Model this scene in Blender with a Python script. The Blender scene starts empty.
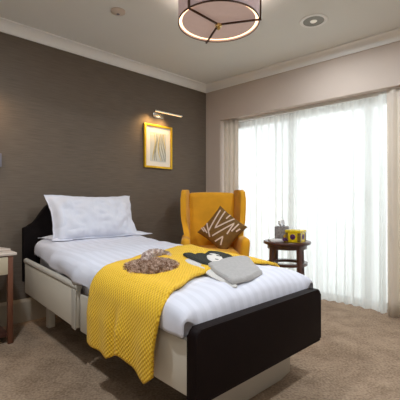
import bpy, bmesh, math, random
from math import sin, cos, pi, sqrt, atan2, radians
from mathutils import Vector, Matrix, noise
random.seed(4)
S = bpy.context.scene
C = S.collection
# ------------------------------------------------------------ materials
def srgb(r, g, b):
    f = lambda c: (c/255/12.92) if c/255 <= .04045 else ((c/255+.055)/1.055)**2.4
    return (f(r), f(g), f(b), 1)
def mat(name, col, rough=.7, metal=0, var=.06, scale=6, bump=0, bscale=80, coat=0, sheen=0, stretch=(1,1,1)):
    m = bpy.data.materials.new(name); m.use_nodes = True
    n = m.node_tree.nodes; l = m.node_tree.links
    p = n['Principled BSDF']
    p.inputs['Roughness'].default_value = rough; p.inputs['Metallic'].default_value = metal
    p.inputs['Coat Weight'].default_value = coat
    p.inputs['Sheen Weight'].default_value = sheen
    tc = n.new('ShaderNodeTexCoord'); mp = n.new('ShaderNodeMapping'); mp.inputs['Scale'].default_value = stretch
    l.new(tc.outputs['Object'], mp.inputs['Vector'])
    nz = n.new('ShaderNodeTexNoise'); nz.inputs['Scale'].default_value = scale; nz.inputs['Detail'].default_value = 4
    l.new(mp.outputs[0], nz.inputs['Vector'])
    mr = n.new('ShaderNodeMapRange'); mr.inputs['From Min'].default_value = .3; mr.inputs['From Max'].default_value = .7
    mr.inputs['To Min'].default_value = 1-var; mr.inputs['To Max'].default_value = 1+var
    l.new(nz.outputs['Fac'], mr.inputs['Value'])
    mx = n.new('ShaderNodeVectorMath'); mx.operation = 'SCALE'
    c = srgb(*col); mx.inputs[0].default_value = c[:3]
    l.new(mr.outputs[0], mx.inputs['Scale']); l.new(mx.outputs[0], p.inputs['Base Color'])
    if bump:
        b = n.new('ShaderNodeBump'); b.inputs['Strength'].default_value = bump; b.inputs['Distance'].default_value = .01
        n2 = n.new('ShaderNodeTexNoise'); n2.inputs['Scale'].default_value = bscale; n2.inputs['Detail'].default_value = 3
        l.new(mp.outputs[0], n2.inputs['Vector']); l.new(n2.outputs['Fac'], b.inputs['Height'])
        l.new(b.outputs[0], p.inputs['Normal'])
    return m
def emit(name, col, st):
    m = bpy.data.materials.new(name); m.use_nodes = True; n = m.node_tree.nodes
    p = n['Principled BSDF']; p.inputs['Base Color'].default_value = srgb(*col)
    p.inputs['Emission Color'].default_value = srgb(*col); p.inputs['Emission Strength'].default_value = st
    return m

M = {}
M['ceil'] = mat('ceiling_paint', (230,230,226), .9, var=.015, scale=2)
M['trim'] = mat('trim_paint', (244,243,241), .5, var=.015, scale=2)
M['wallr'] = mat('beige_wall_paint', (196,180,168), .8, var=.03, scale=3, bump=.05, bscale=150)
M['wallb'] = mat('back_wall_paint', (205,196,184), .8, var=.03, scale=3)
M['skirt'] = mat('skirting_paint', (168,154,136), .5, var=.02)
M['seal'] = mat('white_frame', (235,235,233), .4, var=.01)
M['white'] = mat('white_linen', (218,219,230), .85, var=.02, scale=8, bump=.12, bscale=14)
M['panel'] = mat('greige_panel', (206,198,184), .45, var=.02)
M['panel2'] = mat('grey_rail', (186,180,170), .4, var=.02)
M['leather'] = mat('dark_brown_leather', (19,8,8), .62, var=.12, scale=20, bump=.1, bscale=120)
M['leather2'] = mat('dark_headboard', (16,9,9), .8, var=.1, scale=20, bump=.1, bscale=120)
M['reflector'] = mat('brushed_reflector', (132,130,122), .4, .7, var=.03)
M['metal'] = mat('grey_metal', (120,118,114), .4, .8, var=.04)
M['chrome'] = mat('chrome', (215,212,205), .2, 1, var=.02)
M['bronze'] = mat('bronze', (78,54,42), .35, .7, var=.08)
M['brass'] = mat('brass', (220,190,130), .25, .9, var=.05)
M['mustard'] = mat('mustard_velvet', (226,160,16), .8, var=.09, scale=7, bump=.12, bscale=160, sheen=.15)
M['wood'] = mat('dark_mahogany', (74,42,34), .35, var=.22, scale=10, coat=.3, stretch=(1,1,.15))
M['wood2'] = mat('brown_wood', (112,68,48), .4, var=.15, scale=12, coat=.2, stretch=(1,1,.1))
M['drawer'] = mat('cream_drawer', (190,176,150), .5, var=.03)
M['stone'] = mat('pale_top', (205,190,178), .35, var=.05)
M['drape'] = mat('beige_drape', (228,216,208), .85, var=.04, scale=5, bump=.08, bscale=200)
M['gold'] = mat('gold_leaf', (225,180,40), .35, .55, var=.1, scale=30)
M['mount'] = mat('white_mount', (236,232,222), .8, var=.01)
M['art'] = mat('pale_print', (205,208,204), .8, var=.03)
M['stroke'] = mat('grey_green_ink', (158,160,148), .8, var=.15, scale=40)
M['gink'] = mat('ochre_ink', (206,188,120), .8, var=.1, scale=40)
M['shade'] = mat('taupe_lamp_fabric', (186,174,180), .85, var=.04, scale=30)
M['tissue'] = mat('tissue', (240,240,242), .9, var=.02)
M['greyknit'] = mat('grey_knit', (176,172,170), .95, var=.06, scale=60, bump=.5, bscale=180)
M['paleknit'] = mat('pale_knit', (212,208,204), .95, var=.05, scale=60, bump=.5, bscale=180)
M['blackknit'] = mat('charcoal_knit', (44,46,40), .95, var=.15, scale=60, bump=.5, bscale=180)
M['faceknit'] = mat('white_knit', (226,220,214), .95, var=.04, scale=60, bump=.4, bscale=180)
M['purple'] = mat('purple', (84,30,84), .5, var=.25, scale=60)
M['marble'] = mat('grey_marbled_card', (128,120,118), .6, var=.45, scale=55)
M['yellowbox'] = mat('glossy_yellow_card', (226,196,26), .25, var=.2, scale=40)
M['oliveink'] = mat('olive_print', (112,88,24), .4, var=.4, scale=60)
M['paper'] = mat('paper', (222,216,214), .8, var=.03)
M['patio'] = mat('patio_stone', (236,236,232), .9, var=.05, scale=3)
M['switch'] = mat('grey_plastic', (120,116,126), .5, var=.03)
M['glow'] = emit('lamp_glow', (255,214,170), 2.2)
M['bulb'] = emit('warm_led', (255,206,140), 1.2)
M['downled'] = emit('downlight_led', (225,220,208), .3)

def N(m): return m.node_tree.nodes, m.node_tree.links
for k_ in ('leather', 'leather2'): N(M[k_])[0]['Principled BSDF'].inputs['Specular IOR Level'].default_value = .15
def see_through(m, f, col):   # thin cloth that lets some light through
    n, l = N(m); p = n['Principled BSDF']; t = n.new('ShaderNodeBsdfTranslucent'); t.inputs[0].default_value = srgb(*col)
    a = n.new('ShaderNodeMixShader'); a.inputs[0].default_value = f
    l.new(p.outputs[0], a.inputs[1]); l.new(t.outputs[0], a.inputs[2]); l.new(a.outputs[0], n['Material Output'].inputs[0])
see_through(M['drape'], .5, (240,234,222)); see_through(M['shade'], .2, (225,210,205))
def wallpaper():
    m = mat('woven_taupe_wallpaper', (112,96,83), .75, var=.0)
    n, l = N(m); p = n['Principled BSDF']
    tc = n.new('ShaderNodeTexCoord'); mp = n.new('ShaderNodeMapping'); mp.inputs['Scale'].default_value = (3, 3, 60)
    l.new(tc.outputs['Object'], mp.inputs['Vector'])
    nz = n.new('ShaderNodeTexNoise'); nz.inputs['Scale'].default_value = 2.2; nz.inputs['Detail'].default_value = 5
    l.new(mp.outputs[0], nz.inputs['Vector'])
    cr = n.new('ShaderNodeValToRGB'); cr.color_ramp.elements[0].position = .3; cr.color_ramp.elements[1].position = .72
    cr.color_ramp.elements[0].color = srgb(96,84,73); cr.color_ramp.elements[1].color = srgb(113,100,87)
    l.new(nz.outputs['Fac'], cr.inputs['Fac']); l.new(cr.outputs[0], p.inputs['Base Color'])
    b = n.new('ShaderNodeBump'); b.inputs['Strength'].default_value = .3; b.inputs['Distance'].default_value = .004
    l.new(nz.outputs['Fac'], b.inputs['Height']); l.new(b.outputs[0], p.inputs['Normal'])
    return m
M['paperwall'] = wallpaper()
def carpet():
    m = mat('loop_pile_carpet', (166,146,122), 1, var=.0)
    n, l = N(m); p = n['Principled BSDF']
    tc = n.new('ShaderNodeTexCoord')
    a = n.new('ShaderNodeTexNoise'); a.inputs['Scale'].default_value = 75; a.inputs['Detail'].default_value = 3
    c = n.new('ShaderNodeTexNoise'); c.inputs['Scale'].default_value = 5; c.inputs['Detail'].default_value = 6; c.inputs['Roughness'].default_value = .7
    ad = n.new('ShaderNodeMath'); ad.operation = 'MULTIPLY_ADD'; ad.inputs[1].default_value = .5
    l.new(tc.outputs['Object'], a.inputs['Vector']); l.new(tc.outputs['Object'], c.inputs['Vector'])
    l.new(a.outputs['Fac'], ad.inputs[0])
    h = n.new('ShaderNodeMath'); h.operation = 'MULTIPLY'; h.inputs[1].default_value = .5; l.new(c.outputs['Fac'], h.inputs[0]); l.new(h.outputs[0], ad.inputs[2])
    cr = n.new('ShaderNodeValToRGB'); cr.color_ramp.elements[0].position = .36; cr.color_ramp.elements[1].position = .64
    cr.color_ramp.elements[0].color = srgb(120,98,78); cr.color_ramp.elements[1].color = srgb(178,153,129)
    l.new(ad.outputs[0], cr.inputs['Fac']); l.new(cr.outputs[0], p.inputs['Base Color'])
    b = n.new('ShaderNodeBump'); b.inputs['Strength'].default_value = .6; b.inputs['Distance'].default_value = .01
    l.new(a.outputs['Fac'], b.inputs['Height']); l.new(b.outputs[0], p.inputs['Normal'])
    return m
M['carpet'] = carpet()
def sheer():
    m = bpy.data.materials.new('sheer_voile'); m.use_nodes = True; n, l = N(m)
    n.remove(n['Principled BSDF'])
    o = n['Material Output']
    tr = n.new('ShaderNodeBsdfTransparent'); tr.inputs[0].default_value = (1,1,.99,1)
    tl = n.new('ShaderNodeBsdfTranslucent'); tl.inputs[0].default_value = (.86,.885,.86,1)
    df = n.new('ShaderNodeBsdfDiffuse'); df.inputs[0].default_value = (.88,.88,.87,1)
    a = n.new('ShaderNodeMixShader'); a.inputs[0].default_value = .35
    l.new(tl.outputs[0], a.inputs[1]); l.new(df.outputs[0], a.inputs[2])
    tc = n.new('ShaderNodeTexCoord'); mp = n.new('ShaderNodeMapping'); mp.inputs['Scale'].default_value = (13, 1, .25)
    nz = n.new('ShaderNodeTexNoise'); nz.inputs['Scale'].default_value = 1; nz.inputs['Detail'].default_value = 1
    l.new(tc.outputs['Object'], mp.inputs[0]); l.new(mp.outputs[0], nz.inputs['Vector'])
    mr0 = n.new('ShaderNodeMapRange'); mr0.inputs['To Min'].default_value = .45; mr0.inputs['To Max'].default_value = .95
    l.new(nz.outputs['Fac'], mr0.inputs['Value'])
    lw = n.new('ShaderNodeLayerWeight'); lw.inputs['Blend'].default_value = .35
    mr = n.new('ShaderNodeMath'); mr.operation = 'MULTIPLY_ADD'; mr.inputs[1].default_value = .55; mr.use_clamp = True
    l.new(lw.outputs['Facing'], mr.inputs[0]); l.new(mr0.outputs[0], mr.inputs[2])
    b = n.new('ShaderNodeMixShader'); l.new(mr.outputs[0], b.inputs[0])
    l.new(tr.outputs[0], b.inputs[1]); l.new(a.outputs[0], b.inputs[2]); l.new(b.outputs[0], o.inputs[0])
    return m
M['sheer'] = sheer()
def glass():
    m = bpy.data.materials.new('door_glass'); m.use_nodes = True; n, l = N(m)
    n.remove(n['Principled BSDF'])
    tr = n.new('ShaderNodeBsdfTransparent'); gl = n.new('ShaderNodeBsdfGlossy'); gl.inputs['Roughness'].default_value = .02
    a = n.new('ShaderNodeMixShader'); a.inputs[0].default_value = .06
    l.new(tr.outputs[0], a.inputs[1]); l.new(gl.outputs[0], a.inputs[2]); l.new(a.outputs[0], n['Material Output'].inputs[0])
    return m
M['glass'] = glass()
def satin():
    # white sateen: woven stripes along the bed, glossier and a touch darker than the plain bands
    m = mat('sateen_stripe_cotton', (238,236,244), .8, var=.01, scale=8)
    n, l = N(m); p = n['Principled BSDF']
    tc = n.new('ShaderNodeTexCoord'); sp = n.new('ShaderNodeSeparateXYZ'); l.new(tc.outputs['Object'], sp.inputs[0])
    w = n.new('ShaderNodeMath'); w.operation = 'MULTIPLY'; w.inputs[1].default_value = 2*pi/.06; l.new(sp.outputs['X'], w.inputs[0])
    s_ = n.new('ShaderNodeMath'); s_.operation = 'SINE'; l.new(w.outputs[0], s_.inputs[0])
    mr = n.new('ShaderNodeMapRange'); mr.inputs['From Min'].default_value = -.25; mr.inputs['From Max'].default_value = .25
    l.new(s_.outputs[0], mr.inputs['Value'])
    mc = n.new('ShaderNodeMix'); mc.data_type = 'RGBA'; l.new(mr.outputs[0], mc.inputs['Factor'])
    mc.inputs['A'].default_value = srgb(212,212,223); mc.inputs['B'].default_value = srgb(220,220,231)
    l.new(mc.outputs['Result'], p.inputs['Base Color'])
    r2 = n.new('ShaderNodeMapRange'); r2.inputs['To Min'].default_value = .6; r2.inputs['To Max'].default_value = .85
    l.new(mr.outputs[0], r2.inputs['Value']); l.new(r2.outputs[0], p.inputs['Roughness'])
    return m
M['satin'] = satin()
def knit():
    m = mat('mustard_knit', (238,184,28), .9, var=.05, scale=12, sheen=.1)
    n, l = N(m); p = n['Principled BSDF']
    uv = n.new('ShaderNodeUVMap'); sp = n.new('ShaderNodeSeparateXYZ'); l.new(uv.outputs[0], sp.inputs[0])
    def wave(sock, per):
        a = n.new('ShaderNodeMath'); a.operation = 'MULTIPLY'; a.inputs[1].default_value = 2*pi/per; l.new(sp.outputs[sock], a.inputs[0])
        b = n.new('ShaderNodeMath'); b.operation = 'SINE'; l.new(a.outputs[0], b.inputs[0]); return b
    a, b = wave('X', .020), wave('Y', .018)
    mu = n.new('ShaderNodeMath'); mu.operation = 'MULTIPLY'; l.new(a.outputs[0], mu.inputs[0]); l.new(b.outputs[0], mu.inputs[1])
    bp = n.new('ShaderNodeBump'); bp.inputs['Strength'].default_value = .5; bp.inputs['Distance'].default_value = .006
    l.new(mu.outputs[0], bp.inputs['Height']); l.new(bp.outputs[0], p.inputs['Normal'])
    mr = n.new('ShaderNodeMapRange'); mr.inputs['From Min'].default_value = -1; l.new(mu.outputs[0], mr.inputs['Value'])
    mc = n.new('ShaderNodeMix'); mc.data_type = 'RGBA'; l.new(mr.outputs[0], mc.inputs['Factor'])
    mc.inputs['A'].default_value = srgb(232,176,26); mc.inputs['B'].default_value = srgb(250,206,54)
    l.new(mc.outputs['Result'], p.inputs['Base Color'])
    return m
M['knit'] = knit()
def furm(name, c0, c1):
    m = mat(name, c0, .9, var=0); n, l = N(m); p = n['Principled BSDF']
    tc = n.new('ShaderNodeTexCoord'); nz = n.new('ShaderNodeTexNoise'); nz.inputs['Scale'].default_value = 45; nz.inputs['Detail'].default_value = 3
    l.new(tc.outputs['Object'], nz.inputs['Vector'])
    cr = n.new('ShaderNodeValToRGB'); cr.color_ramp.elements[0].position = .4; cr.color_ramp.elements[1].position = .62
    cr.color_ramp.elements[0].color = srgb(*c0); cr.color_ramp.elements[1].color = srgb(*c1)
    l.new(nz.outputs['Fac'], cr.inputs[0]); l.new(cr.outputs[0], p.inputs['Base Color']); return m
M['fur'] = furm('brown_fur', (150,112,84), (232,206,188))
M['fur2'] = furm('pale_fur', (182,156,146), (242,230,224))
def zigzag():
    # cushion face: broad cream zigzag ribbons on brown-gold cloth (UV 0..1)
    return mat('brown_gold_cloth', (116,80,26), .8, var=.25, scale=25, bump=.2, bscale=150)
M['cush'] = zigzag(); M['ribbon'] = mat('cream_ribbon', (222,196,178), .7, var=.05)

# ------------------------------------------------------------ mesh helpers
def box(bm, x0, x1, y0, y1, z0, z1, bev=0, seg=2):
    r = bmesh.ops.create_cube(bm, size=1)['verts']
    for v in r: v.co = Vector(((x0+x1)/2+v.co.x*(x1-x0), (y0+y1)/2+v.co.y*(y1-y0), (z0+z1)/2+v.co.z*(z1-z0)))
    if bev:
        es = {e for v in r for e in v.link_edges}
        bmesh.ops.bevel(bm, geom=list(es), offset=bev, segments=seg, profile=.5, affect='EDGES')
    return r
def rbox(bm, x0, x1, y0, y1, z0, z1, r, step=.03, fn=None):
    """box with big soft roundings: a dense cube pushed out from an inner box"""
    t = bmesh.new()
    c = Vector(((x0+x1)/2, (y0+y1)/2, (z0+z1)/2)); h = Vector(((x1-x0)/2, (y1-y0)/2, (z1-z0)/2))
    n = [max(2, min(90, int(2*h[i]/step))) for i in range(3)]
    cache = {}
    def vert(p):
        k = tuple(round(a, 5) for a in p)
        if k in cache: return cache[k]
        q = Vector(p); inner = Vector([max(-h[i]+r, min(h[i]-r, q[i])) for i in range(3)])
        d = q-inner
        if d.length > 1e-7: q = inner+d.normalized()*r
        q = q+c
        if fn: q = fn(q)
        cache[k] = bm.verts.new(q); return cache[k]
    def warp(a, H):   # finer near the edges
        return a
    for ax in range(3):
        u, w = [(1,2),(2,0),(0,1)][ax]
        for sgn in (-1, 1):
            for i in range(n[u]):
                for j in range(n[w]):
                    def P(ii, jj):
                        p = [0,0,0]; p[ax] = sgn*h[ax]; p[u] = -h[u]+2*h[u]*ii/n[u]; p[w] = -h[w]+2*h[w]*jj/n[w]; return p
                    q = [vert(P(i,j)), vert(P(i+1,j)), vert(P(i+1,j+1)), vert(P(i,j+1))]
                    if sgn < 0: q.reverse()
                    if len(set(q)) == 4:
                        try: bm.faces.new(q)
                        except ValueError: pass
    t.free()
def cyl(bm, p0, p1, r0, r1=None, seg=24, cap=True):
    r1 = r0 if r1 is None else r1
    p0, p1 = Vector(p0), Vector(p1); d = p1-p0
    mtx = Matrix.Translation((p0+p1)/2) @ d.to_track_quat('Z','Y').to_matrix().to_4x4()
    bmesh.ops.create_cone(bm, cap_ends=cap, segments=seg, radius1=r0, radius2=r1, depth=d.length, matrix=mtx)
def lathe(bm, prof, seg=40, cx=0, cy=0, close=False):
    rings = []
    for r, z in prof:
        rings.append([bm.verts.new((cx+r*cos(2*pi*i/seg), cy+r*sin(2*pi*i/seg), z)) for i in range(seg)])
    pr = list(zip(rings, rings[1:]))
    if close: pr.append((rings[-1], rings[0]))
    for a, b in pr:
        for i in range(seg): bm.faces.new((a[i], a[(i+1)%seg], b[(i+1)%seg], b[i]))
    if not close:
        if prof[0][0] > 1e-4: bm.faces.new(list(reversed(rings[0])))
        if prof[-1][0] > 1e-4: bm.faces.new(rings[-1])
def prism(bm, poly, axis, a0, a1, bev=0, seg=3):
    """polygon in the two other axes, extruded along axis"""
    def P(u, v, a): return [(a,u,v),(u,a,v),(u,v,a)][axis]
    lo = [bm.verts.new(P(u,v,a0)) for u,v in poly]; hi = [bm.verts.new(P(u,v,a1)) for u,v in poly]
    f = [bm.faces.new(lo), bm.faces.new(list(reversed(hi)))]
    for i in range(len(poly)):
        j = (i+1) % len(poly); f.append(bm.faces.new((lo[j], lo[i], hi[i], hi[j])))
    if bev:
        es = set(f[0].edges) | set(f[1].edges)
        bmesh.ops.bevel(bm, geom=list(es), offset=bev, segments=seg, profile=.5, affect='EDGES')
def grid(bm, nu, nv, fn, uvfn=None):
    vs = [[bm.verts.new(fn(i/nu, j/nv)) for j in range(nv+1)] for i in range(nu+1)]
    uvl = bm.loops.layers.uv.verify() if uvfn else None
    for i in range(nu):
        for j in range(nv):
            f = bm.faces.new((vs[i][j], vs[i+1][j], vs[i+1][j+1], vs[i][j+1]))
            if uvfn:
                for lp, (a, b) in zip(f.loops, ((i,j),(i+1,j),(i+1,j+1),(i,j+1))): lp[uvl].uv = uvfn(a/nu, b/nv)
    return vs
def link(name, bm, m, parent=None, smooth=True, flip=True):
    if flip: bmesh.ops.recalc_face_normals(bm, faces=bm.faces)
    me = bpy.data.meshes.new(name); bm.to_mesh(me); bm.free(); me.materials.append(m)
    o = bpy.data.objects.new(name, me); C.objects.link(o)
    if smooth:
        for p in me.polygons: p.use_smooth = True
        try: me.set_sharp_from_angle(angle=radians(38))
        except Exception: pass
    if parent: o.parent = parent
    return o
def thing(name, label, cat, loc=(0,0,0), rz=0, group=None):
    o = bpy.data.objects.new(name, None); C.objects.link(o); o.location = loc; o.rotation_euler = (0,0,rz); o.empty_display_size = .1
    o['label'] = label; o['category'] = cat
    if group: o['group'] = group
    return o
def tag(o, label, cat, loc=None, rz=0, group=None):
    o['label'] = label; o['category'] = cat
    if group: o['group'] = group
    if loc is not None: o.location = loc; o.rotation_euler = (0,0,rz)
    return o
def struct(name, bm, m, loc=(0,0,0), rz=0, smooth=False):
    o = link(name, bm, m, None, smooth); o['kind'] = 'structure'; o.location = loc; o.rotation_euler = (0,0,rz); return o
def bxo(name, dims, m, parent, bev=.004):
    bm = bmesh.new(); box(bm, *dims, bev=bev); return link(name, bm, m, parent)

# ------------------------------------------------------------ room frames
COR = Vector((.075, 4.4, 0))
TL = atan2(1, 1.054)          # left wall: +x runs to the corner, +y into the wall
TR = atan2(-1, 1.1286)        # window wall: +x runs from the corner to the right, +y into the wall
eL = Vector((cos(TL), sin(TL), 0)); eR = Vector((cos(TR), sin(TR), 0))
LA, LB = 4.5, 4.3             # lengths of the two walls
HC = 2.445
c0 = COR; c1 = COR-eL*LA; c2 = c1+eR*LB; c3 = COR+eR*LB
pts = [c0, c1, c2, c3]
bm = bmesh.new(); vs = [bm.verts.new(p) for p in pts]; vb = [bm.verts.new(p-Vector((0,0,.1))) for p in pts]
bm.faces.new(vs); bm.faces.new(vb)
for i in range(4): bm.faces.new((vs[i], vs[(i+1)%4], vb[(i+1)%4], vb[i]))
struct('floor', bm, M['carpet'])
bm = bmesh.new(); vs = [bm.verts.new(p+Vector((0,0,HC))) for p in pts]; vb = [bm.verts.new(p+Vector((0,0,HC+.1))) for p in pts]
bm.faces.new(vs); bm.faces.new(vb)
for i in range(4): bm.faces.new((vs[i], vs[(i+1)%4], vb[(i+1)%4], vb[i]))
struct('ceiling', bm, M['ceil'])
bm = bmesh.new(); box(bm, -LA-.1, .0, 0, .1, 0, HC); struct('wall_left', bm, M['paperwall'], COR, TL)
OP0, OP1, OH, WD = .222, 2.62, 1.993, .34
bm = bmesh.new(); box(bm, 0, OP0, 0, WD, 0, HC); box(bm, OP1, LB, 0, WD, 0, HC); box(bm, OP0, OP1, 0, WD, OH, HC)
struct('wall_right', bm, M['wallr'], COR, TR)
bm = bmesh.new(); box(bm, OP0, OP1, 0, WD+.02, -.1, 0); struct('trim_1', bm, M['carpet'], COR, TR)
def plainwall(name, a, b):
    d = b-a; bm = bmesh.new(); box(bm, 0, d.length, 0, .1, 0, HC)
    # outside is +y of the a->b direction chosen below
    struct(name, bm, M['wallb'], a, atan2(d.y, d.x))
plainwall('wall_back', c2, c1)
plainwall('wall_near', c3, c2)
# cornice: moulded coving on every wall
def cove(name, x0, x1, loc, rz, skew0=0, skew1=0):
    h, w = .078, .085
    prof = [(0,HC), (0,HC-h), (-.012,HC-h), (-.014,HC-h+.012)]
    for i in range(9):
        t = i/8*pi/2; prof.append((-.016-(w-.034)*(1-cos(t)), HC-h+.014+(h-.028)*sin(t)))
    prof += [(-w+.01,HC-.014), (-w,HC-.012), (-w,HC)]
    bm = bmesh.new()
    lo = [bm.verts.new((x0-y*skew0, y, z)) for y, z in prof]; hi = [bm.verts.new((x1+y*skew1, y, z)) for y, z in prof]
    bm.faces.new(lo); bm.faces.new(list(reversed(hi)))
    for i in range(len(prof)):
        j = (i+1) % len(prof); bm.faces.new((lo[i], lo[j], hi[j], hi[i]))
    struct(name, bm, M['trim'], loc, rz, smooth=False)
cove('trim_2', -LA, 0, COR, TL, 0, .9)
cove('trim_3', 0, LB, COR, TR, .9, 0)
bm = bmesh.new(); prism(bm, [(0,0),(0,.19),(-.008,.19),(-.018,.165),(-.018,0)], 0, -LA, -.02); struct('baseboard_left', bm, M['skirt'], COR, TL)
bm = bmesh.new(); prism(bm, [(0,0),(0,.19),(-.008,.19),(-.018,.165),(-.018,0)], 0, .02, OP0); struct('baseboard_right', bm, M['skirt'], COR, TR)

# glazed patio doors at the back of the recess
bm = bmesh.new(); y0, y1 = .25, .32
box(bm, OP0, OP1, y0, y1, OH-.07, OH); box(bm, OP0, OP1, y0, y1, 0, .06)
for x in (OP0, OP0+.78, OP0+1.585, OP1-.07): box(bm, x, x+.07, y0, y1, .06, OH-.07)
fr = struct('window_1', bm, M['seal'], COR, TR)
bm = bmesh.new(); box(bm, OP0+.07, OP1-.07, .283, .289, .06, OH-.07); g = link('glass_pane', bm, M['glass'], fr, False)
bm = bmesh.new(); box(bm, OP0+1.60, OP0+1.63, .225, .25, .95, 1.12, .006); link('door_handle', bm, M['chrome'], fr)
bm = bmesh.new(); box(bm, -6, 10, WD+.02, 14, -.2, -.06); struct('patio', bm, M['patio'], COR, TR)
bm = bmesh.new(); box(bm, OP0, OP1, .10, .135, OH-.03, OH); struct('curtain_rail', bm, M['seal'], COR, TR)

# ------------------------------------------------------------ curtains
def curtain(name, q0, q1, yc, amp, per, z0, z1, m, label, cat, seed=0, group=None, lean=0, thick=0):
    nu = int((q1-q0)/per*12); nv = 14
    def f(s, t):
        q = q0+(q1-q0)*s; z = z1+(z0-z1)*t
        ph = q/per*2*pi+1.6*noise.noise(Vector((q*3, seed, 0)))*2
        a = amp*(.45+.75*t)*(.7+.6*abs(noise.noise(Vector((q*4, seed+5, t*.6)))))
        y = yc+a*sin(ph)+.25*a*sin(2*ph+1)-lean*t
        hem = -.006*sin(q*9+seed) if t == 1 else 0
        return (q+.25*a*cos(ph), y, z+hem)
    bm = bmesh.new(); grid(bm, nu, nv, f)
    o = link(name, bm, m, None, flip=False)
    if thick:
        md = o.modifiers.new('s', 'SOLIDIFY'); md.thickness = thick
    tag(o, label, cat, COR, TR, group)
    return o
curtain('sheer_curtain', .42, 1.17, .15, .022, .085, .02, OH-.03, M['sheer'], 'white sheer curtain hanging behind the side table, the one nearer the armchair', 'curtain', 3)
curtain('sheer_curtain', 1.175, 2.0, .12, .022, .095, .015, OH-.03, M['sheer'], 'white sheer curtain in the middle of the window, between side table and right-hand drape', 'curtain', 9)
curtain('sheer_curtain', 1.97, 2.04, .065, .022, .07, .01, OH-.03, M['sheer'], 'narrow white sheer curtain hanging right against the far-right beige drape', 'curtain', 12)
curtain('drape', .245, .455, .055, .024, .06, .01, OH-.005, M['drape'], 'pleated beige drape hanging behind the mustard armchair', 'curtain', 1, thick=.004)
curtain('drape', 2.045, 2.52, .05, .028, .085, .008, OH-.005, M['drape'], 'beige drape at the right edge of the picture, reaching the carpet', 'curtain', 2, thick=.004)

# ------------------------------------------------------------ bed (local x across, y from foot to head)
BL = Vector((-.037+.7275*.036, 1.31+.686*.036, 0)); BR = atan2(.686, .7275)
def ss(a, b, x):
    t = max(0, min(1, (x-a)/(b-a))); return t*t*(3-2*t)
def topH(u, v):
    h = .588+.03*ss(.1, .8, v)+.035*ss(.8, 1.3, v)+.035*ss(1.3, 2.0, v)
    return h
bed = thing('adjustable_bed', 'single adjustable care bed with dark brown boards and pale grey side panels', 'bed', BL, BR)
# footboard: rounded upholstered board
def rrect(x0, x1, z0, z1, rt, rb, n=6):
    p = []
    for cx, cz, r, a0 in ((x1-rb, z0+rb, rb, -90), (x1-rt, z1-rt, rt, 0), (x0+rt, z1-rt, rt, 90), (x0+rb, z0+rb, rb, 180)):
        for i in range(n+1):
            a = radians(a0+90*i/n); p.append((cx+r*cos(a), cz+r*sin(a)))
    return p
bm = bmesh.new(); prism(bm, rrect(-.005, 1.0, .215, .507, .03, .012), 1, 0, .055, .012)
link('footboard', bm, M['leather'], bed)
# headboard with shaped shoulders
hp = [(-.0,.36),(1.0,.36),(1.0,.79)]
for i in range(9):
    t = i/8; hp.append((1.0-.03-.20*t, .80+.19*ss(0,1,t)))
for i in range(9):
    t = i/8; hp.append((.73-.46*t, .99+.035*sin(pi*t)))
for i in range(1,9):
    t = i/8; hp.append((.23-.20*t, .99-.19*ss(0,1,t)))
hp.append((0,.79))
hp = [(-.015+x*1.01, z) for x, z in hp]
bm = bmesh.new(); prism(bm, hp, 1, 2.03, 2.075, .008); link('headboard', bm, M['leather2'], bed)
# side panels
def tiltz(z, v): return z+.042*(v-1.0)
for side in (0, 1):
    sx = (lambda x: x) if not side else (lambda x: 1-x)
    bm = bmesh.new(); box(bm, min(sx(.0),sx(.03)), max(sx(.0),sx(.03)), .057, 1.025, .232, .452, .006)
    link('foot_side_panel', bm, M['panel'], bed)
    hpnl = []
    bm = bmesh.new(); box(bm, min(sx(-.022),sx(.012)), max(sx(-.022),sx(.012)), 1.035, 1.975, .245, .478, .008)
    for v in bm.verts: v.co.z = tiltz(v.co.z, v.co.y)
    pn = link('head_side_panel', bm, M['panel'], bed)
    bm = bmesh.new(); box(bm, min(sx(-.028),sx(-.02)), max(sx(-.028),sx(-.02)), 1.03, 1.085, .24, .478, .004)
    for v in bm.verts: v.co.z = tiltz(v.co.z, v.co.y)
    link('end_cap', bm, M['panel2'], pn)
    bm = bmesh.new(); cyl(bm, (sx(-.006), 1.025, .492), (sx(-.006), 1.985, .492), .021, seg=20)
    for v in bm.verts: v.co.z = tiltz(v.co.z, v.co.y)
    link('top_rail', bm, M['panel2'], bed)
bm = bmesh.new(); box(bm, .06, .94, .08, 1.98, .30, .40, .01); link('chassis', bm, M['metal'], bed)
# foot end base frame with an arched bottom edge, head end legs
ar = [(.12,.015),(.20,.0),(.80,.0),(.90,.015),(.905,.22),(.115,.22)]
bm = bmesh.new(); prism(bm, ar, 1, .14, .18, .005); link('base_frame', bm, M['panel2'], bed)
for u, v in ((.15,1.88),(.85,1.88)):
    bm = bmesh.new(); box(bm, u-.028, u+.028, v-.028, v+.028, .0, .31, .006); link('leg', bm, M['panel'], bed)
for v in (.20, 1.8):
    bm = bmesh.new(); box(bm, .2, .8, v, v+.04, .17, .31, .004); link('cross_beam', bm, M['metal'], bed)

# mattress and fitted sheet
bm = bmesh.new()
def mfn(q):
    k = (q.z-.42)/.12
    return Vector((q.x+(.07*ss(.95,1.95,q.y))*max(0,1-q.x/.5), q.y, q.z+(topH(q.x,q.y)-.588)*k))
rbox(bm, .035, .965, .07, 2.015, .405, .555, .04, .05, mfn)
o = link('mattress', bm, M['white'], None); tag(o, 'white mattress under the bedding, on the adjustable bed', 'mattress', BL, BR)

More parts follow.
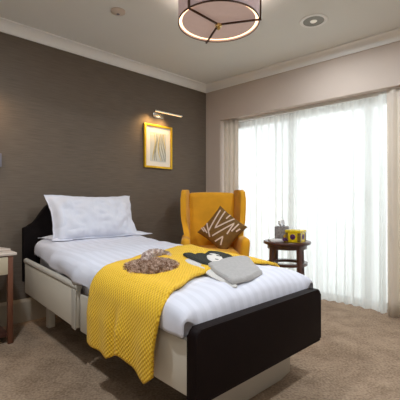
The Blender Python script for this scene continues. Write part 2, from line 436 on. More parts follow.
# duvet / top sheet : heavy satin-stripe cotton shell
RD = .085
def shell(s, v):
    """s: arc length across the bed, 0 on the near edge; negative hangs down"""
    W0, W1 = -.012, 1.012
    H = topH(.5, v)
    L = W1-W0
    q = RD*pi/2
    def side(t):   # t from the start of the corner: returns offset (inward, down)
        if t < 0: return (0, RD-t)
        if t < q: a = t/RD; return (RD*(1-cos(a)), RD*(1-sin(a)))
        return (RD+t-q, 0)
    flat = L-2*RD
    if s <= q+flat/2:
        i, d = side(s); return Vector((W0+i, v, H-d))
    i, d = side(2*q+flat-s); return Vector((W1-i, v, H-d))
STOT = 2*RD*pi/2+1.024-2*RD
def crump(p, a=1):
    n1 = noise.noise(Vector((p.x*3, p.y*2.2, p.z*4)))*.012+noise.noise(Vector((p.x*9, p.y*5, p.z*9)))*.006
    n1 += max(0, noise.noise(Vector((p.x*6+p.y*7, p.y*3-p.x*4, 2))))*.012
    return n1*a
bm = bmesh.new()
nv_, ns_ = 110, 90
drop0 = -.03
def dv(a, b):
    v = -.0+1.975*b
    s = drop0+(STOT-2*drop0)*a
    p = shell(s, v)
    edge = min(1, max(0, (p.x+.012)/.1)) if p.x < .5 else min(1, max(0, (1.012-p.x)/.1))
    # foot end rounds down behind the footboard
    f = max(0, 1-(v-.06)/.13) if v < .19 else 0
    if v < .06: f = 1+(.06-v)*.1
    fall = 1-sqrt(max(0, 1-min(1, f)**2))
    H = p.z
    p.z = H-fall*.085*(.02+.98*edge)
    if v < .06: p.z -= (.06-v)*.9*edge; p.y = .062+(v)*.0+.0
    # gentle dome
    p.z += .012*sin(pi*min(1, max(0, p.x)))
    c = crump(p, 1.15)
    if edge < .5:
        p.x += (-1 if p.x < .5 else 1)*(c*1.6+.004)
        # ragged bottom hem
        if s < -.02 or s > STOT+.02: p.z += .018*noise.noise(Vector((0, v*7, 1)))
    else: p.z += c
    # bunched cloth pushed out over the near foot corner
    g = math.exp(-((v-.12)/.11)**2)*math.exp(-((p.x-.0)/.12)**2)
    p.x -= .012*g
    if p.x < .5: p.x += (.07*ss(.95,1.95,v))*(1-p.x/.5)
    return p
grid(bm, ns_, nv_, dv)
o = link('duvet', bm, M['satin'], None)
md = o.modifiers.new('s','SOLIDIFY'); md.thickness = .006; md.offset = 1
tag(o, 'white satin-striped duvet spread over the mattress under the yellow throw', 'bedding', BL, BR)

# yellow knitted throw
def lerp(tab, x):
    if x <= tab[0][0]: return tab[0][1]
    for (a, b), (c, d) in zip(tab, tab[1:]):
        if x <= c:
            t = (x-a)/(c-a); return b+(d-b)*t
    return tab[-1][1]
q = RD*pi/2
vl_tab = [(-.30,.785),(-.0,.785),(q,.79),(.2,.82),(.4,.875),(.65,.945),(.95,1.03),(1.3,1.05)]
vr_tab = [(-.30,.205),(-.1,.20),(0,.185),(q*.5,.19),(q,.215),(.2,.245),(.35,.32),(.55,.36),(.8,.34),(1.0,.31),(1.3,.30)]
def hem(vn):   # height of the near hem, by fraction from the left edge
    return lerp([(0,.240),(.38,.236),(.50,.28),(.58,.30),(.75,.280),(.93,.252),(1,.29)], vn)
def throw(off, dvr):
    bm = bmesh.new()
    nu, nv = 150, 90
    SS = STOT+.28
    def uvq(a, b):
        hang = (topH(.5,.45)-RD)-hem(b); s = -hang+(SS+hang)*a
        return (s, lerp(vl_tab, s)+(lerp(vr_tab, s)-lerp(vl_tab, s))*b)
    def f(a, b):
        H = topH(.5, .45)
        # first map a to arc: hanging part depends on hem
        hang = (H-RD)-hem(b)
        s = -hang+(SS+hang-.0)*a
        vl = lerp(vl_tab, s); vr = lerp(vr_tab, s)+dvr
        v = vl+(vr-vl)*b
        p = shell(s, v)
        ex = .014+off
        dn = min(1, max(0, -s/.12))
        c = crump(p, .8)
        if s < q:
            k = 1-max(0, s)/q
            fold = (.020*math.exp(-((b-.56)/.05)**2)-.010*math.exp(-((b-.47)/.05)**2)+.006*sin(b*23+s*3))*dn
            p.x -= ex*k+fold+.018*dn+.012*k
            p.z += ex*(1-k)
        elif s > STOT-q: p.x += ex+.03; p.z += .004
        else: p.z += ex
        if q*.7 < s < STOT-q*.7: p.z += c*.9+.012*sin(pi*min(1,max(0,p.x)))
        return p
    grid(bm, nu, nv, f, uvq)
    return bm
o = link('throw', throw(.004, 0), M['knit'], None)
md = o.modifiers.new('s','SOLIDIFY'); md.thickness = .016; md.offset = 1
tag(o, 'mustard yellow knitted throw draped across the bed and down its side', 'throw blanket', BL, BR)

# pillows
def pillow(W, H, T, flange, seed, nu=70, nv=56, wr=1):
    bm = bmesh.new()
    def f(sgn):
        def g(a, b):
            u = a*2-1; v = b*2-1
            iu = u*(W/2)/(W/2-flange) ; iv = v*(H/2)/(H/2-flange)
            k = max(0, 1-abs(iu)**2.6)*max(0, 1-abs(iv)**2.6)
            z = T/2*k**.42 if k > 0 else 0
            x = u*W/2*(1-.075*(1-v*v)*(abs(u)**3)) ; y = v*H/2*(1-.085*(1-u*u)*(abs(v)**3))
            n = noise.noise(Vector((x*7, y*7, seed)))*.014+noise.noise(Vector((x*17, y*13, seed+3)))*.007+abs(noise.noise(Vector((x*9+y*8, y*10-x*5, seed+8))))*.012
            z2 = sgn*(z+.0025)+wr*n*(.5+min(1,k*2)*.6)*(1 if sgn > 0 else 1)*.9
            return (x, y, z2)
        return g
    t = grid(bm, nu, nv, f(1)); b = grid(bm, nu, nv, f(-1))
    for i in range(nu):
        bm.faces.new((t[i][0], b[i][0], b[i+1][0], t[i+1][0])); bm.faces.new((t[i][nv], t[i+1][nv], b[i+1][nv], b[i][nv]))
    for j in range(nv):
        bm.faces.new((t[0][j], t[0][j+1], b[0][j+1], b[0][j])); bm.faces.new((t[nu][j], b[nu][j], b[nu][j+1], t[nu][j+1]))
    return bm
Mb = Matrix.Translation(BL) @ Matrix.Rotation(BR, 4, 'Z') @ Matrix.Translation((-.03,0,0))
def place(o, m): o.matrix_world = m
bm = pillow(.93, .30, .06, .02, 21)
o = link('pillow', bm, M['white'], None); tag(o, 'white pillow lying flat at the head of the bed beneath the upright one', 'pillow')
place(o, Mb @ Matrix.Translation((.59, 1.875, topH(0,1.8)+.022)))
bm = pillow(.80, .435, .22, .022, 5, wr=2.8)
o = link('pillow', bm, M['white'], None); tag(o, 'plump white pillow propped upright against the dark headboard', 'pillow')
place(o, Mb @ Matrix.Translation((.545, 1.860, .858)) @ Matrix.Rotation(radians(68), 4, 'X'))

# soft shaped slabs (knitwear, fabric)
def puffy(poly, t, r, base, lift=0, cuts=4):
    bm = bmesh.new(); vs = [bm.verts.new((x,y,0)) for x,y in poly]; bm.faces.new(vs)
    bmesh.ops.triangulate(bm, faces=bm.faces)
    for _ in range(cuts):
        bmesh.ops.subdivide_edges(bm, edges=[e for e in bm.edges if e.calc_length() > .02], cuts=1, use_grid_fill=False)
        bmesh.ops.triangulate(bm, faces=bm.faces)
    P = [Vector(p) for p in poly]
    def dist(p):
        d = 9
        for i in range(len(P)):
            a, b = P[i], P[(i+1)%len(P)]; ab = b-a; k = max(0, min(1, (p-a).dot(ab)/ab.length_squared)); d = min(d, (p-(a+ab*k)).length)
        return d
    top = list(bm.verts); bot = {}
    faces = list(bm.faces); be = [e for e in bm.edges if len(e.link_faces) == 1]
    for v in top:
        z = base(v.co.x, v.co.y)+lift; bot[v] = bm.verts.new((v.co.x, v.co.y, z))
        k = 1-min(1, dist(Vector((v.co.x, v.co.y)))/r); v.co.z = z+t*(.25+.75*sqrt(max(0, 1-k*k)))
    for f in faces: bm.faces.new([bot[v] for v in reversed(f.verts)])
    for e in be: bm.faces.new((e.verts[0], e.verts[1], bot[e.verts[1]], bot[e.verts[0]]))
    return bm
def smoothpoly(p, it=2, c=.22):
    for _ in range(it):
        q_ = []
        for i in range(len(p)):
            a, b = p[i], p[(i+1)%len(p)]
            q_ += [(a[0]*(1-c)+b[0]*c, a[1]*(1-c)+b[1]*c), (a[0]*c+b[0]*(1-c), a[1]*c+b[1]*(1-c))]
        p = q_
    return p
def bedtop(u, v): 
    foot = max(0, 1-(v-.06)/.13) if v < .19 else 0
    return topH(u, v)+.012*sin(pi*u)-.085*(1-sqrt(max(0,1-min(1,foot)**2)))+.008+(.016*ss(.26,.40,v))
pc = thing('panda_cover', 'folded grey knitted cover with a black and white panda face on the bed', 'knitted cover', BL, BR)
flat = lambda u, v: max(bedtop(u,v), .595)
link('lower_layer', puffy(smoothpoly([(.42,.55),(.47,.61),(.54,.62),(.56,.50),(.52,.33),(.44,.17),(.37,.10),(.345,.135),(.385,.30)]), .012, .02, flat), M['paleknit'], pc)
link('folded_body', puffy(smoothpoly([(.345,.125),(.50,.120),(.655,.155),(.86,.41),(.84,.46),(.69,.455),(.56,.43),(.46,.40)], 2, .10), .019, .013, flat, .011), M['greyknit'], pc)
link('black_body', puffy(smoothpoly([(.45,.37),(.56,.39),(.65,.41),(.78,.46),(.83,.56),(.84,.66),(.79,.71),(.71,.66),(.64,.60),(.59,.58),(.61,.64),(.63,.71),(.57,.73),(.525,.67),(.49,.55)],2), .010, .015, flat, .015), M['blackknit'], pc)
fc = link('panda_face', puffy(smoothpoly([(.52,.40),(.57,.385),(.63,.43),(.70,.51),(.715,.57),(.68,.60),(.61,.55),(.54,.47)]), .007, .012, flat, .024), M['faceknit'], pc)
for (x, y, r) in ((.645,.555,.017),(.665,.500,.016),(.575,.430,.013)):
    link('eye_patch' if r > .015 else 'nose', puffy([(x+r*cos(i*pi/5), y+r*1.2*sin(i*pi/5)) for i in range(10)], .004, .006, flat, .0295, 2), M['blackknit'], fc)

# fluffy fur item
fh = thing('fur_hat', 'brown fluffy faux fur hat lying on the yellow throw', 'hat', BL, BR)
def furry(name, surf, nb, L, m, seed):
    """surf(rnd) -> (point, normal); body mesh is supplied separately"""
    rnd = random.Random(seed); bm = bmesh.new()
    for _ in range(nb):
        p, n = surf(rnd)
        d = (n+Vector((rnd.uniform(-.7,.7), rnd.uniform(-.7,.7), rnd.uniform(-.3,.6)))).normalized()
        t = d.cross(Vector((rnd.uniform(-1,1), rnd.uniform(-1,1), rnd.uniform(-1,1)))).normalized()*.0022
        l_ = L*rnd.uniform(.6,1.25); bend = Vector((rnd.uniform(-.4,.4), rnd.uniform(-.4,.4), -.5))*l_*.35
        a = bm.verts.new(p-t); b = bm.verts.new(p+t); c = bm.verts.new(p+d*l_*.55+t*.8); e = bm.verts.new(p+d*l_*.55-t*.8); g_ = bm.verts.new(p+d*l_+bend)
        bm.faces.new((a,b,c,e)); bm.faces.new((e,c,g_))
    return bm
FZ = topH(.5,.65)+.020
fcx, fcy, frot = .245, .63, radians(42)
def fpt(a, b, ra, rb, h):   # ellipsoid param
    x = ra*cos(a)*cos(b); y = rb*sin(a)*cos(b); z = h*sin(b)
    return Vector((fcx+x*cos(frot)-y*sin(frot), fcy+x*sin(frot)+y*cos(frot), FZ+z))
def fnorm(a, b, ra, rb, h):
    x = cos(a)*cos(b)/ra; y = sin(a)*cos(b)/rb; z = sin(b)/h
    return Vector((x*cos(frot)-y*sin(frot), x*sin(frot)+y*cos(frot), z)).normalized()
FE = (.215, .155, .028)
def s1(r):
    a = r.uniform(0, 2*pi); b = math.asin(r.uniform(.0, 1)); return fpt(a,b,*FE), fnorm(a,b,*FE)
bm = furry('', s1, 9000, .019, None, 3)
grid(bm, 40, 12, lambda a, b: fpt(a*2*pi, b*pi/2*.999, *FE))
link('crown', bm, M['fur'], fh, flip=False)
# rolled brim standing up at the back
bc = Vector((.37, .73, FZ+.024)); bx = Vector((cos(radians(25)), sin(radians(25)), 0)); by = Vector((0,0,1))*.45+Vector((-sin(radians(25)), cos(radians(25)),0))*.85
def torus(a, b, R1=.135, R2=.075, r=.018):
    c = bc+bx*R1*cos(a)+by*R2*sin(a)*.8
    o_ = (bx*cos(a)+by*sin(a)).normalized()
    n_ = (o_*cos(b)+Vector((0,0,1))*sin(b)).normalized()
    return c+n_*r, n_
def s2(r): return torus(r.uniform(0,2*pi), r.uniform(0,2*pi))
bm = furry('', s2, 3600, .014, None, 8)
grid(bm, 36, 12, lambda a, b: torus(a*2*pi, b*2*pi)[0])
link('brim', bm, M['fur2'], fh, flip=False)

# ------------------------------------------------------------ wing armchair
ch = thing('wing_armchair', 'mustard yellow wing-back armchair in the corner behind the bed', 'armchair', (.140, 3.66, 0), radians(2))
bm = bmesh.new(); rbox(bm, -.30, .30, -.33, .30, .19, .40, .025, .04); link('seat_frame', bm, M['mustard'], ch)
bm = bmesh.new(); rbox(bm, -.238, .238, -.35, .20, .385, .515, .045, .025, lambda q: q+Vector((0,0,.015*cos(q.x/.24*pi/2) if q.z > .45 else 0))); link('seat_cushion', bm, M['mustard'], ch)
bm = bmesh.new(); rbox(bm, -.262, .262, .17, .28, .38, 1.100, .03, .03, lambda q: Vector((q.x*(1-.02*(q.z-.4)), q.y+.10*(q.z-.4)+.02*(q.x/.28)**2*-1, q.z+.012*cos(q.x/.28*pi/2)))); link('backrest', bm, M['mustard'], ch)
wp = [(.30,1.12),(.20,1.135),(.06,1.13),(.01,1.11),(-.005,1.06),(.0,.95),(.005,.82),(-.03,.73),(-.09,.66),(-.12,.60),(.28,.60)]
wp = smoothpoly(wp, 1)
for s in (-1, 1):
    bm = bmesh.new()
    prism(bm, wp, 0, .272, .328, .018, 3)
    for v in bm.verts:
        v.co.x = (v.co.x+.045*max(0, (.30-v.co.y)/.30)*ss(.6,.9,v.co.z)-.030)*s
        if v.co.y > .1: v.co.y += .05*(v.co.z-.6)
    link('wing', bm, M['mustard'], ch)
for s in (-1, 1):
    bm = bmesh.new()
    rbox(bm, .232, .318, -.345, .20, .19, .655, .045, .025, lambda q: Vector((q.x+.012*ss(.45,.62,q.z), q.y, q.z-.03*ss(0,-.34,q.y)*0)))
    for v in bm.verts: v.co.x *= s
    link('arm', bm, M['mustard'], ch)
for x, y in ((-.27,-.29),(.27,-.29),(-.27,.26),(.27,.26)):
    bm = bmesh.new(); cyl(bm, (x, y, 0), (x, y, .2), .014, .022, 16); link('leg', bm, M['wood'], ch)
# scatter cushion standing on a corner
bm = pillow(.37, .37, .12, .004, 31, 40, 40, .25)
cu = link('scatter_cushion', bm, M['cush'], None); tag(cu, 'brown cushion with cream zigzag ribbons standing on its corner in the armchair', 'cushion')
cm = Matrix.Translation((.228, 3.605, .715)) @ Matrix.Rotation(radians(-12), 4, 'Z') @ Matrix.Rotation(radians(72), 4, 'X') @ Matrix.Rotation(radians(52), 4, 'Z')
cu.matrix_world = cm
def ribbon(pts, w, W=.37, T=.12):
    bm = bmesh.new()
    def hz(x, y):
        u, v = x/(W/2), y/(W/2); k = max(0, 1-abs(u*1.02)**2.6)*max(0, 1-abs(v*1.02)**2.6); return T/2*k**.42+.006+.25*.9*.02
    fine = []
    for a, b in zip(pts, pts[1:]):
        for i in range(10): fine.append(Vector(a).lerp(Vector(b), i/10))
    fine.append(Vector(pts[-1]))
    prev = None
    for i, p in enumerate(fine):
        d = (fine[min(i+1,len(fine)-1)]-fine[max(i-1,0)]).normalized(); n_ = Vector((-d.y, d.x))*w/2
        a, b = p+n_, p-n_
        cur = (bm.verts.new((a.x, a.y, hz(a.x,a.y))), bm.verts.new((b.x, b.y, hz(b.x,b.y))))
        if prev: bm.faces.new((prev[0], prev[1], cur[1], cur[0]))
        prev = cur
    return bm
import mathutils
ci = Matrix.Rotation(radians(-52), 2)
def dia(pts):    # points given in the upright diamond view
    return [tuple(ci @ Vector(p)) for p in pts]
for pts_ in ([(-.02,.20),(-.13,-.03)], [(.03,.185),(-.065,.0),(.13,.105)], [(-.09,-.08),(.13,.055),(.06,-.06)], [(.175,.05),(.105,-.03)], [(-.06,-.135),(.02,-.085),(.0,-.17)], [(-.19,.015),(-.145,-.05)], [(-.155,.055),(-.115,-.09)], [(.085,.145),(.045,.10)], [(.19,.0),(.15,-.03)], [(-.215,.01),(-.175,-.035)]):
    link('ribbon', ribbon(dia(pts_), .014), M['ribbon'], cu, flip=False)

# ------------------------------------------------------------ side table and what stands on it
tb = thing('side_table', 'round dark wood side table in front of the sheer curtains', 'table', (.832, 3.35, 0), 0)
bm = bmesh.new(); lathe(bm, [(.0,.598),(.205,.598),(.218,.603),(.222,.612),(.222,.622),(.218,.629),(.205,.632),(0,.632)], 56); link('table_top', bm, M['wood'], tb)
bm = bmesh.new(); lathe(bm, [(.165,.560),(.185,.560),(.185,.598),(.165,.598)], 48, close=True); link('apron', bm, M['wood'], tb)
for k in range(4):
    a = radians(24+90*k); bm = bmesh.new(); box(bm, -.0175, .0175, -.0175, .0175, 0, .598, .003)
    for v in bm.verts: v.co.x += .172+.02*ss(.25,0,v.co.z)
    bmesh.ops.rotate(bm, verts=bm.verts, matrix=Matrix.Rotation(a, 3, 'Z')); link('leg', bm, M['wood'], tb)
bm = bmesh.new(); lathe(bm, [(.125,.405),(.19,.405),(.19,.43),(.125,.43)], 48, close=True); link('ring_shelf', bm, M['wood'], tb)
TT = .632
t = thing('tissue_box', 'grey marbled cube tissue box with a white tissue on the side table', 'tissue box', (.80, 3.42, TT), radians(-20))
bm = bmesh.new(); box(bm, -.062, .062, -.062, .062, 0, .130, .004); link('carton', bm, M['marble'], t)
bm = bmesh.new()
grid(bm, 16, 10, lambda a, b: ((a-.5)*(.05+.03*b)+.006*sin(b*9), .014*sin(a*11+b*3)*(1-.4*b), .129+b*.068*(.6+.4*sin(pi*a))+.01*sin(a*20)*b))
o = link('tissue', bm, M['tissue'], t, flip=False); md = o.modifiers.new('s','SOLIDIFY'); md.thickness = .0015
t = thing('gift_box', 'yellow box with purple flower roundels on the side table', 'box', (.885, 3.235, TT), radians(52))
bm = bmesh.new(); box(bm, -.07, .07, -.07, .07, 0, .088, .003); link('carton', bm, M['yellowbox'], t)
bm = bmesh.new(); box(bm, -.074, .074, -.074, .074, .088, .112, .003); link('lid', bm, M['yellowbox'], t)
for k in range(4):
    rot = Matrix.Rotation(k*pi/2, 3, 'Z')
    bm = bmesh.new()
    for j in range(7):
        a = 2*pi*j/7; rr = .014
        cyl(bm, (.014*cos(a), -.0705, .05+.014*sin(a)), (.014*cos(a), -.0735, .05+.014*sin(a)), .013, .010, 12)
    cyl(bm, (0,-.0705,.05), (0,-.0755,.05), .011, .008, 12)
    bmesh.ops.rotate(bm, verts=bm.verts, matrix=rot); link('flower_roundel', bm, M['purple'], t)
    for xa in (-.0695, .045):
        bm = bmesh.new(); box(bm, xa, xa+.0245, -.0715, -.070, .004, .086)
        bmesh.ops.rotate(bm, verts=bm.verts, matrix=rot); link('printed_border', bm, M['oliveink'], t)
t = thing('booklet', 'topmost pale leaflet of the pile on the side table', 'booklet', (.712, 3.30, TT+.0105), radians(-8), None)
bm = bmesh.new(); box(bm, -.062, .062, -.045, .045, 0, .008, .002); link('cover', bm, M['paper'], t)
t = thing('booklet', 'pale leaflet at the bottom of the pile on the side table', 'booklet', (.722, 3.295, TT), radians(6), None)
bm = bmesh.new(); box(bm, -.07, .07, -.05, .05, 0, .010, .002); link('cover', bm, M['paper'], t)
def flower(label, x, y, z0, r, m, seed):
    t = thing('dried_flower', label, 'flower', (x, y, TT), 0)
    rnd = random.Random(seed); bm = bmesh.new()
    for i in range(26):
        a = rnd.uniform(0, 2*pi); e = rnd.uniform(.1, 1.4); d = Vector((cos(a)*cos(e), sin(a)*cos(e), sin(e)))
        cyl(bm, Vector((0,0,z0)), Vector((0,0,z0))+d*r, .004, .007, 8)
    link('petals', bm, m, t)
    bm = bmesh.new(); lathe(bm, [(0,0),(.013,0),(.016,z0),(0,z0+.002)], 16); link('cup', bm, M['oliveink'], t)
flower('small purple flower between the leaflets and the yellow box', .775, 3.185, .016, .026, M['purple'], 2)
flower('small golden flower ornament between tissue box and yellow box', .812, 3.285, .035, .032, M['gold'], 5)

# ------------------------------------------------------------ picture and lights on the left wall
def wl(s, off, z): return COR+eL*s+Vector((sin(TL), -cos(TL), 0))*off+Vector((0,0,z))
def picture(s, z, label, art=True):
    p = thing('framed_picture', label, 'picture', wl(s, 0, z), TL)
    W, H, f = .19, .238, .022
    bm = bmesh.new(); 
    box(bm, -W, -W+f, -.028, -.002, -H, H, .003); box(bm, W-f, W, -.028, -.002, -H, H, .003)
    box(bm, -W+f, W-f, -.028, -.002, H-f, H, .003); box(bm, -W+f, W-f, -.028, -.002, -H, -H+f, .003); link('frame', bm, M['gold'], p)
    bm = bmesh.new(); box(bm, -W+f, W-f, -.012, -.003, -H+f, H-f); link('mount', bm, M['mount'], p, False)
    bm = bmesh.new(); box(bm, -.105, .105, -.014, -.012, -.165, .155); link('print', bm, M['art'], p, False)
    for i, (x0, m_) in enumerate(((-.075,'gink'),(-.05,'stroke'),(-.022,'stroke'),(.006,'gink'),(.022,'stroke'),(.05,'stroke'),(.075,'stroke'),(.09,'gink'))):
        bm = bmesh.new()
        def pth(b, x0=x0, i=i): return x0*(1 if i > 1 else .8)+(.016*sin(b*5+i*.6))+(.03*b*b if i > 2 else 0)*(1-i*.09)
        w = .006 if m_ == 'gink' else .0075
        grid(bm, 1, 24, lambda a, b: (max(-.104, min(.104, pth(b)+(a-.5)*2*w*(.6+.5*sin(b*3)))), -.0146, .145-.30*b))
        link('painted_stripe', bm, M[m_], p, flip=False)
    return p
picture(-.752, 1.610, 'gold framed picture of grey wavy stripes on the dark wall')
def picture_light(s, z, label):
    p = thing('picture_light', label, 'wall light', wl(s, 0, z), TL)
    bm = bmesh.new(); box(bm, -.14, -.0, -.014, -.001, -.035, .02, .004); link('wall_plate', bm, M['chrome'], p)
    bm = bmesh.new(); cyl(bm, (-.07, -.012, -.005), (-.07, -.10, .012), .006, seg=12); cyl(bm, (.05, -.10, .012), (-.07, -.10, .012), .005, seg=12); link('bracket', bm, M['chrome'], p)
    bm = bmesh.new(); cyl(bm, (-.19, -.112, .010), (.19, -.112, .010), .009, seg=20); link('lamp_tube', bm, M['chrome'], p)
    bm = bmesh.new(); box(bm, -.18, .18, -.116, -.108, -.002, .002); link('led_strip', bm, M['bulb'], p)
    return p
picture_light(-.68, 1.965, 'slim chrome picture light above the gold framed picture')
def area(name, loc, rot, sx, sy, pw, col, spread=180):
    l = bpy.data.lights.new(name, 'AREA'); l.shape = 'RECTANGLE'; l.size = sx; l.size_y = sy; l.energy = pw; l.color = col; l.spread = radians(spread)
    o = bpy.data.objects.new(name, l); C.objects.link(o); o.location = loc; o.rotation_euler = rot; return o
def point(name, loc, pw, col, r=.03):
    l = bpy.data.lights.new(name, 'POINT'); l.energy = pw; l.color = col; l.shadow_soft_size = r
    o = bpy.data.objects.new(name, l); C.objects.link(o); o.location = loc; return o
def spot(name, loc, to, pw, col, ang=80, blend=.8, r=.04):
    l = bpy.data.lights.new(name, 'SPOT'); l.energy = pw; l.color = col; l.spot_size = radians(ang); l.spot_blend = blend; l.shadow_soft_size = r
    o = bpy.data.objects.new(name, l); C.objects.link(o); o.location = loc
    o.rotation_euler = (Vector(to)-Vector(loc)).to_track_quat('-Z','Y').to_euler(); return o
for i, dx in enumerate((-.16, .0)):
    spot('picture_lamp_%d' % i, wl(-.70+dx, .11, 1.955), wl(-.74+dx, .0, 1.75), 4.5, (1,.62,.24), 120, 1)
picture_light(-2.75, 1.90, 'chrome wall light outside the left edge, over the bedside table')
spot('side_lamp', wl(-2.58, .11, 1.88), wl(-2.42, 0, 1.60), 9, (1,.72,.45), 130, 1)

# grey panel at the very left of the wall
t = thing('wall_panel', 'grey control panel on the dark wall at the left edge', 'wall panel', wl(-2.365, 0, 1.335), TL)
bm = bmesh.new(); box(bm, -.06, .06, -.016, -.001, -.055, .055, .004); link('plate', bm, M['switch'], t)

# ------------------------------------------------------------ bedside table
t = thing('bedside_table', 'brown wooden bedside table with a cream drawer at the left edge', 'table', wl(-2.325, .43, 0), TL)
t.scale = (1, 1, .972)
bm = bmesh.new(); box(bm, -.47, .012, -.012, .40, .640, .662, .006); link('table_top', bm, M['stone'], t)
bm = bmesh.new(); box(bm, -.44, -.035, .012, .38, .50, .640, .003); link('case', bm, M['wood2'], t)
bm = bmesh.new(); box(bm, -.43, -.045, -.004, .014, .506, .632, .003); d = link('drawer', bm, M['drawer'], t)
bm = bmesh.new(); cyl(bm, (-.24,-.004,.57), (-.24,-.028,.57), .010, .013, 16); link('knob', bm, M['brass'], d)
for x, y in ((-.045,0),(-.455,0),(-.045,.36),(-.455,.36)):
    bm = bmesh.new(); box(bm, x, x+.034, y, y+.034, 0, .640, .003); link('leg', bm, M['wood2'], t)
bm = bmesh.new(); box(bm, -.43, -.03, .02, .37, .05, .07, .003); link('shelf', bm, M['wood'], t)
o = bmesh.new(); rbox(o, -.045, .045, -.05, .05, 0, .045, .015, .012, lambda q_: q_+Vector((0,0,.010*noise.noise(q_*30))))
o = link('folded_cloth', o, M['tissue'], None); tag(o, 'small white folded cloth on the bedside table at the left edge', 'cloth', wl(-2.475, .17, .645), TL)
o = bmesh.new(); box(o, -.05, .05, -.07, .07, 0, .014, .003)
o = link('notebook', o, M['stone'], None); tag(o, 'thin beige notebook on the bedside table beside the folded cloth', 'book', wl(-2.385, .26, .645), TL+.2)

# ------------------------------------------------------------ ceiling lamp, downlights, detector
lp = thing('ceiling_lamp', 'large round taupe drum ceiling lamp with three bronze arms', 'ceiling light', (.125, 2.35, 0), 0)
ZB = 2.198
bm = bmesh.new(); lathe(bm, [(.270,ZB),(.270,ZB+.185),(.266,ZB+.185),(.266,ZB)], 80, close=True); link('shade', bm, M['shade'], lp)
bm = bmesh.new(); lathe(bm, [(.0,ZB+.010),(.246,ZB+.010),(.246,ZB+.015),(0,ZB+.015)], 80)
dm = mat('diffuser_fabric', (186,164,158), .8, var=.03, scale=30); N(dm)[0]['Principled BSDF'].inputs['Emission Color'].default_value = srgb(176,150,140); N(dm)[0]['Principled BSDF'].inputs['Emission Strength'].default_value = .33
link('diffuser', bm, dm, lp)
bm = bmesh.new(); lathe(bm, [(.247,ZB+.012),(.265,ZB+.012),(.265,ZB+.016),(.247,ZB+.016)], 80, close=True); link('light_ring', bm, M['glow'], lp)
bm = bmesh.new(); lathe(bm, [(.2665,ZB-.003),(.2725,ZB-.003),(.2725,ZB+.006),(.2665,ZB+.006)], 80, close=True); link('rim', bm, M['bronze'], lp)
for ang in (226, 346, 106):
    bm = bmesh.new()
    box(bm, .012, .284, -.006, .006, ZB-.012, ZB-.002, .001); box(bm, .273, .284, -.006, .006, ZB-.012, ZB+.12, .001)
    bmesh.ops.rotate(bm, verts=bm.verts, matrix=Matrix.Rotation(radians(ang), 3, 'Z')); link('arm', bm, M['bronze'], lp)
bm = bmesh.new(); lathe(bm, [(0,ZB-.045),(.008,ZB-.042),(.013,ZB-.034),(.010,ZB-.026),(.022,ZB-.02),(.024,ZB-.008),(.014,ZB),(0,ZB+.001)], 24); link('finial', bm, M['brass'], lp)
bm = bmesh.new(); cyl(bm, (0,0,ZB+.185), (0,0,HC), .02, seg=16); lathe(bm, [(0,HC-.02),(.07,HC-.02),(.07,HC),(0,HC)], 32); link('ceiling_mount', bm, M['bronze'], lp)
bm = bmesh.new()
for k in range(3):
    a = radians(46+120*k); cyl(bm, (0,0,ZB+.18), (.267*cos(a), .267*sin(a), ZB+.18), .005, seg=8)
link('spider', bm, M['bronze'], lp)
point('pendant_bulb', (.125, 2.35, ZB+.10), 6, (1,.87,.75), .06)
def downlight(x, y, label, first=None):
    t = thing('downlight', label, 'ceiling light', (x, y, HC), 0)
    bm = bmesh.new(); lathe(bm, [(.082,-.006),(.104,-.006),(.108,-.001),(.104,.0),(.082,.0)], 48, close=True); link('bezel', bm, M['trim'], t)
    bm = bmesh.new(); lathe(bm, [(.080,-.005),(.055,-.0015),(.0,-.001)], 40); link('reflector', bm, M['reflector'], t)
    bm = bmesh.new(); lathe(bm, [(0,-.012),(.022,-.010),(.028,-.004),(.028,-.001)], 28); link('lamp_lens', bm, M['downled'], t)
    return t
downlight(.905, 2.79, 'round silver recessed downlight in the ceiling above the window side')
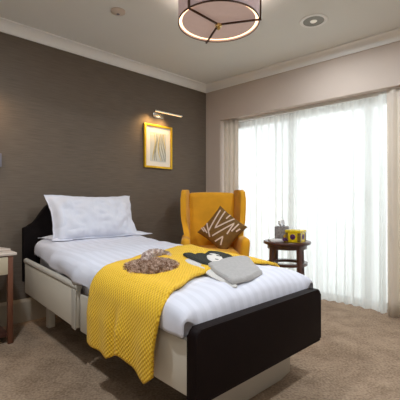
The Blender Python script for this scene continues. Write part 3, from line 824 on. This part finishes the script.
t = thing('smoke_detector', 'small white round sensor on the ceiling left of the drum lamp', 'sensor', (-.62, 2.65, HC), 0)
bm = bmesh.new(); lathe(bm, [(0,-.024),(.03,-.022),(.04,-.014),(.053,-.009),(.055,0)], 32); link('body', bm, M['stone'], t)
bm = bmesh.new(); lathe(bm, [(0,-.027),(.010,-.026),(.014,-.021)], 20); link('sensor_lens', bm, M['switch'], t)

# ------------------------------------------------------------ light
FILL = (.86,.94,1)
for i, (x, y, p_) in enumerate(((-1.0,1.3,20),(1.15,1.45,22),(-.1,-.6,8),(.905,2.79,9))):
    if i < 3: downlight(x, y, ['added fill light in the ceiling above the near side of the bed','added fill light in the ceiling between the bed foot and the window','added fill light in the ceiling behind the viewpoint'][i])  # out-of-view fittings, added to carry fill light for the room
    a = area('downlight_fill_%d' % i, (x, y, HC-.03), (0,0,0), .16, .16, p_, FILL); a.data.shape = 'DISK'

for o in C.objects:      # bed and bedding are 0.96 m wide
    if o.parent is None and (o.location-BL).length < 1e-6: o.scale.x = .964

w = bpy.data.worlds.new('sky'); S.world = w; w.use_nodes = True; n = w.node_tree.nodes; l = w.node_tree.links
bg = n['Background']; bg.inputs['Color'].default_value = (.91,.965,1,1); bg.inputs['Strength'].default_value = 1.65
wn = COR+eR*((OP0+OP1)/2)+Vector((-sin(TR), cos(TR), 0))*.335+Vector((0,0,1.0))
pl = area('sky_portal', wn, (0,0,0), OP1-OP0, 1.9, 1, (1,1,1)); pl.data.cycles.is_portal = True
pl.rotation_euler = Vector((sin(TR), -cos(TR), 0)).to_track_quat('-Z','Y').to_euler()

# ------------------------------------------------------------ camera
cam = bpy.data.cameras.new('camera'); co = bpy.data.objects.new('camera', cam); C.objects.link(co)
co.location = (0,0,1.0); co.rotation_euler = (pi/2,0,0); cam.sensor_width = 36; cam.lens = 31.5; cam.shift_y = .005; cam.clip_start = .02
S.camera = co
vs_ = S.view_settings; vs_.view_transform = 'Standard'; vs_.look = 'None'; vs_.gamma = 1; vs_.use_curve_mapping = False; vs_.exposure = .38
